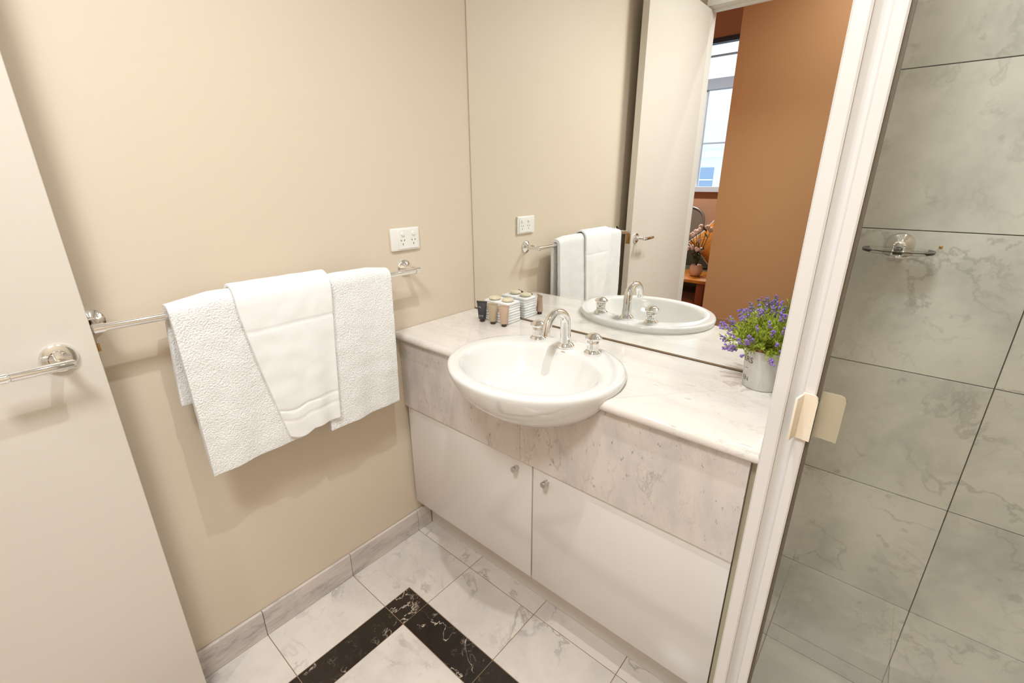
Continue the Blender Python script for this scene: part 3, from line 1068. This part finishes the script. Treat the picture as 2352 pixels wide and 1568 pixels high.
sl = thing('shower_downlight', 'recessed downlight in the ceiling over the shower', 'lamp', (1.66, -0.26, ZC))
obj('trim_ring', lathe([(0.030, -0.0005), (0.046, -0.0005), (0.046, -0.004), (0.042, -0.006), (0.034, -0.006), (0.030, -0.002)], (1.66, -0.26, ZC), 'z', 36), 'chrome', sl, True)
obj('lens', lathe([(0.0, -0.0022), (0.0295, -0.0022), (0.0295, -0.0028), (0.0, -0.0030)], (1.66, -0.26, ZC), 'z', 30), 'lens', sl, True)
ld = bpy.data.lights.new('shower_halogen', 'SPOT')
ld.energy = SHOWER_W
ld.color = WARM
ld.spot_size = math.radians(110)
ld.spot_blend = 1.0
ld.shadow_soft_size = 0.03
lo = bpy.data.objects.new('shower_halogen', ld)
COL.objects.link(lo)
lo.parent = sl
lo.location = (0, 0, -0.02)

QX, QY = 1.05, -1.62  # invented unseen fixture that supplies the soft bounced fill
ol = thing('added_fill_light', 'added round opal fill light on the ceiling, out of view', 'lamp', (QX, QY, ZC))
obj('base_ring', lathe([(0.20, -0.0005), (0.225, -0.0005), (0.225, -0.018), (0.20, -0.018)], (QX, QY, ZC), 'z', 40), 'trim', ol, True)
obj('diffuser', lathe([(0.215, -0.019), (0.205, -0.035), (0.17, -0.055), (0.11, -0.068), (0.05, -0.073), (0.0, -0.074)], (QX, QY, ZC), 'z', 40), 'opal', ol, True)
ld = bpy.data.lights.new('opal_fill', 'AREA')
ld.shape = 'DISK'
ld.size = 0.40
ld.energy = OPAL_FILL_W
ld.color = COOL
lo = bpy.data.objects.new('opal_fill', ld)
COL.objects.link(lo)
lo.parent = ol
lo.location = (0, 0, -0.08)

# ================================================================ the hall and living room beyond the doorway
HB = -3.22
struct(obj('floor_hall', B((-3.0, -6.0, -0.06), (3.0, -2.065, -0.002)), 'timber_floor'), 'dark timber floor of the room beyond', 'floor')
struct(obj('ceiling_hall', B((-3.0, -6.0, 3.3), (3.0, -2.10, 3.36)), 'ceiling'), 'white ceiling of the room beyond', 'ceiling')
struct(obj('wall_hall', B((-0.105, HB - 0.12, -0.002), (3.0, HB, 3.3)), 'brown'), 'brown painted hall wall seen in the mirror', 'wall')
struct(obj('wall_hall_end', B((3.0, -6.0, 0), (3.1, -2.10, 3.3)), 'brown'), 'brown end wall of the hall', 'wall')
bbh = struct(obj('baseboard_hall', B((-0.105, HB, 0.0), (3.0, HB + 0.014, 0.06), 0.001), 'brown_trim'), 'tan skirting board along the brown wall', 'skirting')
obj('skirting_cap', B((-0.105, HB, 0.060), (3.0, HB + 0.009, 0.105), 0.003), 'brown_trim', bbh)
struct(obj('wall_living_side', B((-3.1, -6.0, 0), (-3.0, -2.10, 3.3)), 'pinkwall'), 'dusty tan side wall of living room', 'wall')
struct(obj('wall_living_back', B((-3.0, -2.16, -0.002), (-0.1, -2.10, 3.3)), 'pinkwall'), 'dusty tan wall backing the bathroom', 'wall')
bm = B((0.0, -2.16, ZC + 0.08), (3.0, -2.10, 3.3))
B((-0.1, -2.16, ZC), (0.0, -2.10, 3.3), bm=bm)
B((XR + 0.1, -2.16, 0), (3.0, -2.10, ZC + 0.08), bm=bm)
struct(obj('wall_hall_front', bm, 'pinkwall'), 'tan bulkhead above the bathroom doorway', 'wall')
# window wall
WY = -5.0
WX0, WX1, WZ0, WZ1 = -2.2, -0.10, 1.235, 2.90
bm = B((-3.0, WY - 0.2, -0.002), (WX0, WY, 3.3))
B((WX1, WY - 0.2, -0.002), (3.0, WY, 3.3), bm=bm)
B((WX0, WY - 0.2, -0.002), (WX1, WY, WZ0), bm=bm)
B((WX0, WY - 0.2, WZ1), (WX1, WY, 3.3), bm=bm)
struct(obj('wall_window', bm, 'pinkwall'), 'dusty tan wall around the tall window', 'wall')
wn = struct(obj('window_1', B((WX0, WY - 0.13, WZ0), (WX0 + 0.05, WY - 0.06, WZ1)), 'win_white'), 'tall bright window of the living room in the mirror', 'window')
obj('frame_side', B((WX1 - 0.05, WY - 0.13, WZ0), (WX1, WY - 0.06, WZ1)), 'win_white', wn)
obj('window_sill', B((WX0 - 0.03, WY - 0.13, WZ0 - 0.03), (WX1 + 0.03, WY + 0.05, WZ0 + 0.035), 0.004), 'win_white', wn)
obj('blind_rail', B((WX0, WY - 0.07, WZ1 - 0.045), (WX1, WY + 0.03, WZ1 + 0.005), 0.003), 'win_dark', wn)
obj('transom', B((WX0, WY - 0.14, 2.38), (WX1, WY - 0.04, 2.50), 0.003), 'win_grey', wn)
obj('glazing_bar', B((WX0, WY - 0.11, 2.735), (WX1, WY - 0.08, 2.755)), 'win_grey', wn)
obj('glazing_bar', B((WX0, WY - 0.11, 1.775), (WX1, WY - 0.08, 1.792)), 'win_grey', wn)
obj('mullion', B((-1.02, WY - 0.125, WZ0 + .035), (-0.965, WY - 0.065, 2.38)), 'win_white', wn)
obj('pane', B((WX0 + .05, WY - 0.098, WZ0 + .035), (WX1 - .05, WY - 0.093, 2.38)), 'clear', wn)
obj('pane', B((WX0 + .05, WY - 0.098, 2.50), (WX1 - .05, WY - 0.093, WZ1 - .045)), 'clear', wn)
# building across the street
bd = thing('street_building', 'pale stone building seen through the far window', 'building', (-5, -18, -6))
obj('facade', B((-12, -20, -6), (2, -18, 3.4)), 'facade', bd)
obj('cornice', B((-12, -18.0, 2.1), (2, -17.85, 2.35), 0.02), 'facade', bd)
obj('stone_band', B((-12, -17.995, 0.05), (2, -17.9, 0.55), 0.02), 'facade_pink', bd)
for k in range(12):
    xx = -9.6 + k * 0.82
    w = obj('window', B((xx, -18.0, -2.4), (xx + 0.5, -17.97, -0.25)), 'facade_glass', bd)
    obj('window_bar', B((xx + 0.22, -17.97, -2.4), (xx + 0.28, -17.95, -0.25)), 'facade', w)
    w = obj('window', B((xx, -18.0, 0.85), (xx + 0.5, -17.97, 1.75)), 'facade_glass', bd)
    obj('window_bar', B((xx, -17.97, 1.28), (xx + 0.5, -17.95, 1.33)), 'facade', w)

# coffee table
tz = 0.405
tb = thing('coffee_table', 'orange varnished timber coffee table in the far room', 'table', (-0.65, -3.62, 0))
obj('table_top', B((-1.10, -3.90, tz - 0.032), (-0.118, -3.365, tz), 0.004), 'orange_wood', tb, True)
for lx, ly in ((-0.215, -3.43), (-1.06, -3.43), (-0.215, -3.86), (-1.06, -3.86)):
    obj('leg', B((lx - 0.035, ly - 0.03, 0.0), (lx + 0.035, ly + 0.03, tz - 0.032), 0.003), 'red_wood', tb)
obj('shelf', B((-1.05, -3.85, 0.14), (-0.24, -3.44, 0.16), 0.002), 'red_wood', tb)
# ceramic pot with an orchid-like bunch
vx, vy = -0.335, -3.585
vs = thing('flower_pot', 'blush ribbed pot of pink and white blooms on orange table', 'potted plant', (vx, vy, tz))
obj('pot', lathe([(0.0, 0.0005), (0.038, 0.0005), (0.056, 0.02), (0.065, 0.05), (0.064, 0.08), (0.055, 0.112), (0.048, 0.12), (0.045, 0.118), (0.04, 0.10), (0, 0.098)], (vx, vy, tz), 'z', 48, flute=(1, 5, 0.012, 16)), 'pink_ceramic', vs, 'all')
rv = random.Random(4)
bm = bmesh.new()
heads = []
for k in range(11):
    a = rv.uniform(0, 2 * PI)
    h = rv.uniform(0.16, 0.42)
    sp_ = rv.uniform(0.02, 0.115)
    p0 = Vector((vx, vy, tz + 0.10))
    p2 = Vector((vx + sp_ * math.cos(a), vy + sp_ * math.sin(a), tz + 0.10 + h))
    p1 = (p0 + p2) / 2 + Vector((0, 0, 0.03))
    tube([p0, p1, p2], [0.004, 0.0035, 0.002], 6, bm=bm)
    heads.append(p2)
    for _ in range(3):
        c = p0.lerp(p2, rv.uniform(.25, .9))
        d = Vector((rv.uniform(-1, 1), rv.uniform(-1, 1), rv.uniform(.0, 1))).normalized()
        s = d.cross(Vector((0, 0, 1))).normalized() * 0.016
        pts_ = [c, c + d * 0.04 + s, c + d * 0.085, c + d * 0.04 - s]
        vv = [bm.verts.new(p) for p in pts_]
        bm.faces.new(vv)
obj('stems', bm, 'dark_leaf', vs)
for p in heads:
    bm = bmesh.new()
    for k in range(5):
        a = 2 * PI * k / 5 + rv.random()
        d = Vector((math.cos(a), 0.9, math.sin(a))).normalized()
        t = bmesh.new()
        bmesh.ops.create_icosphere(t, subdivisions=1, radius=0.019, matrix=Matrix.Translation(p + d * 0.016) @ Matrix.Diagonal((1, 0.45, 1, 1)))
        merge(bm, t)
    obj('bloom', bm, 'pink_petal', vs, 'all')


# sofa, cushion and chair further back
sf = thing('sofa', 'dark olive sofa behind the coffee table', 'sofa', (-1.1, -4.35, 0))
obj('seat', B((-2.0, -4.55, 0.12), (-0.30, -4.02, 0.345), 0.04, 3), 'dark_fabric', sf, True)
obj('backrest', B((-2.0, -4.75, 0.12), (-0.30, -4.565, 0.62), 0.05, 3), 'dark_fabric', sf, True)
obj('armrest', B((-0.42, -4.60, 0.12), (-0.22, -4.02, 0.36), 0.03, 3), 'dark_fabric', sf, True)
for fx in (-1.9, -0.35):
    for fy in (-4.65, -4.1):
        obj('foot', lathe([(0.02, 0.0), (0.03, 0.12), (0.03, 0.125)], (fx, fy, 0), 'z', 12), 'red_wood', sf)


def cushion(name, label, c, s, rot, m, z_tilt=0.35):
    n = 14
    t = thing(name, label, 'cushion', c)
    R = Matrix.Rotation(rot, 3, 'Y') @ Matrix.Rotation(z_tilt, 3, 'X')
    bm = bmesh.new()
    for sg in (1, -1):
        V = []
        for i in range(n + 1):
            row = []
            for j in range(n + 1):
                u, v = i / n * 2 - 1, j / n * 2 - 1
                th = 0.075 * max(0, (1 - abs(u) ** 2.5) * (1 - abs(v) ** 2.5)) ** 0.6
                pin = 1 - 0.10 * (1 - abs(u)) * abs(v) - 0.10 * (1 - abs(v)) * abs(u)
                p = R @ Vector((u * s * pin, sg * th, v * s * pin))
                row.append(bm.verts.new(p + Vector(c)))
            V.append(row)
        for i in range(n):
            for j in range(n):
                bm.faces.new((V[i][j], V[i + 1][j], V[i + 1][j + 1], V[i][j + 1]))
    bmesh.ops.remove_doubles(bm, verts=bm.verts, dist=0.0005)
    obj('cover', bm, m, t, 'all')
    e = []
    for u, v in [(-1, k / 6 - 1) for k in range(0, 12)] + [(k / 6 - 1, 1) for k in range(0, 12)] + [(1, 1 - k / 6) for k in range(0, 12)] + [(1 - k / 6, -1) for k in range(0, 12)]:
        pin = 1 - 0.10 * (1 - abs(u)) * abs(v) - 0.10 * (1 - abs(v)) * abs(u)
        e.append(R @ Vector((u * s * pin, 0, v * s * pin)) + Vector(c))
    obj('piping', tube(e + [e[0]], 0.008, 8, caps=False), 'plastic', t, 'all')


cushion('cushion', 'mustard print cushion with white piping, propped on the sofa', (-0.435, -4.36, 0.655), 0.20, 0.72, 'orange_fabric')
ch_ = thing('dining_chair', 'grey metal framed chair with arched back by the window', 'chair', (-0.92, -4.86, 0))
arc_ = [(-1.14, -4.88, 0.0), (-1.12, -4.88, 0.60)] + [(-0.94 - 0.18 * math.cos(PI * k / 12), -4.90, 0.86 + 0.16 * math.sin(PI * k / 12)) for k in range(13)] + [(-0.76, -4.88, 0.60), (-0.74, -4.88, 0.0)]
obj('back_frame', tube(arc_, 0.016, 10), 'grey_metal', ch_, True)
obj('back_panel', prism([(-1.11, 0.56)] + [(-0.94 - 0.165 * math.cos(PI * k / 12), 0.86 + 0.145 * math.sin(PI * k / 12)) for k in range(13)] + [(-0.77, 0.56)], 'y', -4.905, -4.893), 'grey_mesh', ch_)
obj('seat', B((-1.13, -4.88, 0.44), (-0.75, -4.755, 0.48), 0.01), 'grey_mesh', ch_)

hl = thing('added_hall_light', 'added fill downlight in the hall ceiling, out of view', 'lamp', (0.9, -2.66, 3.3))  # no lamp known here; added to brighten the brown hall wall
obj('trim_ring', lathe([(0.04, -0.0005), (0.055, -0.0005), (0.055, -0.005), (0.04, -0.005)], (0.9, -2.66, 3.3), 'z', 30), 'trim', hl, True)
obj('lens', lathe([(0.0, -0.002), (0.0395, -0.002), (0.0395, -0.003), (0.0, -0.0035)], (0.9, -2.66, 3.3), 'z', 30), 'lens', hl, True)
ld = bpy.data.lights.new('hall_fill', 'SPOT')
ld.energy = HALL_FILL_W
ld.color = WARM
ld.spot_size = math.radians(140)
ld.spot_blend = 1.0
ld.shadow_soft_size = 0.04
lo = bpy.data.objects.new('hall_fill', ld)
COL.objects.link(lo)
lo.parent = hl
lo.location = (0, 0, -0.02)

vl = thing('added_living_light', 'added fill downlight in the living room ceiling, out of view', 'lamp', (-0.9, -3.75, 3.3))  # made-up lamp that lifts the dim walls of the far room
obj('trim_ring', lathe([(0.04, -0.0005), (0.055, -0.0005), (0.055, -0.005), (0.04, -0.005)], (-0.9, -3.75, 3.3), 'z', 30), 'trim', vl, True)
obj('lens', lathe([(0.0, -0.002), (0.0395, -0.002), (0.0395, -0.003), (0.0, -0.0035)], (-0.9, -3.75, 3.3), 'z', 30), 'lens', vl, True)
ld = bpy.data.lights.new('living_fill', 'SPOT')
ld.energy = LIVING_FILL_W
ld.color = WARM
ld.spot_size = math.radians(150)
ld.spot_blend = 1.0
ld.shadow_soft_size = 0.04
lo = bpy.data.objects.new('living_fill', ld)
COL.objects.link(lo)
lo.parent = vl
lo.location = (0, 0, -0.02)
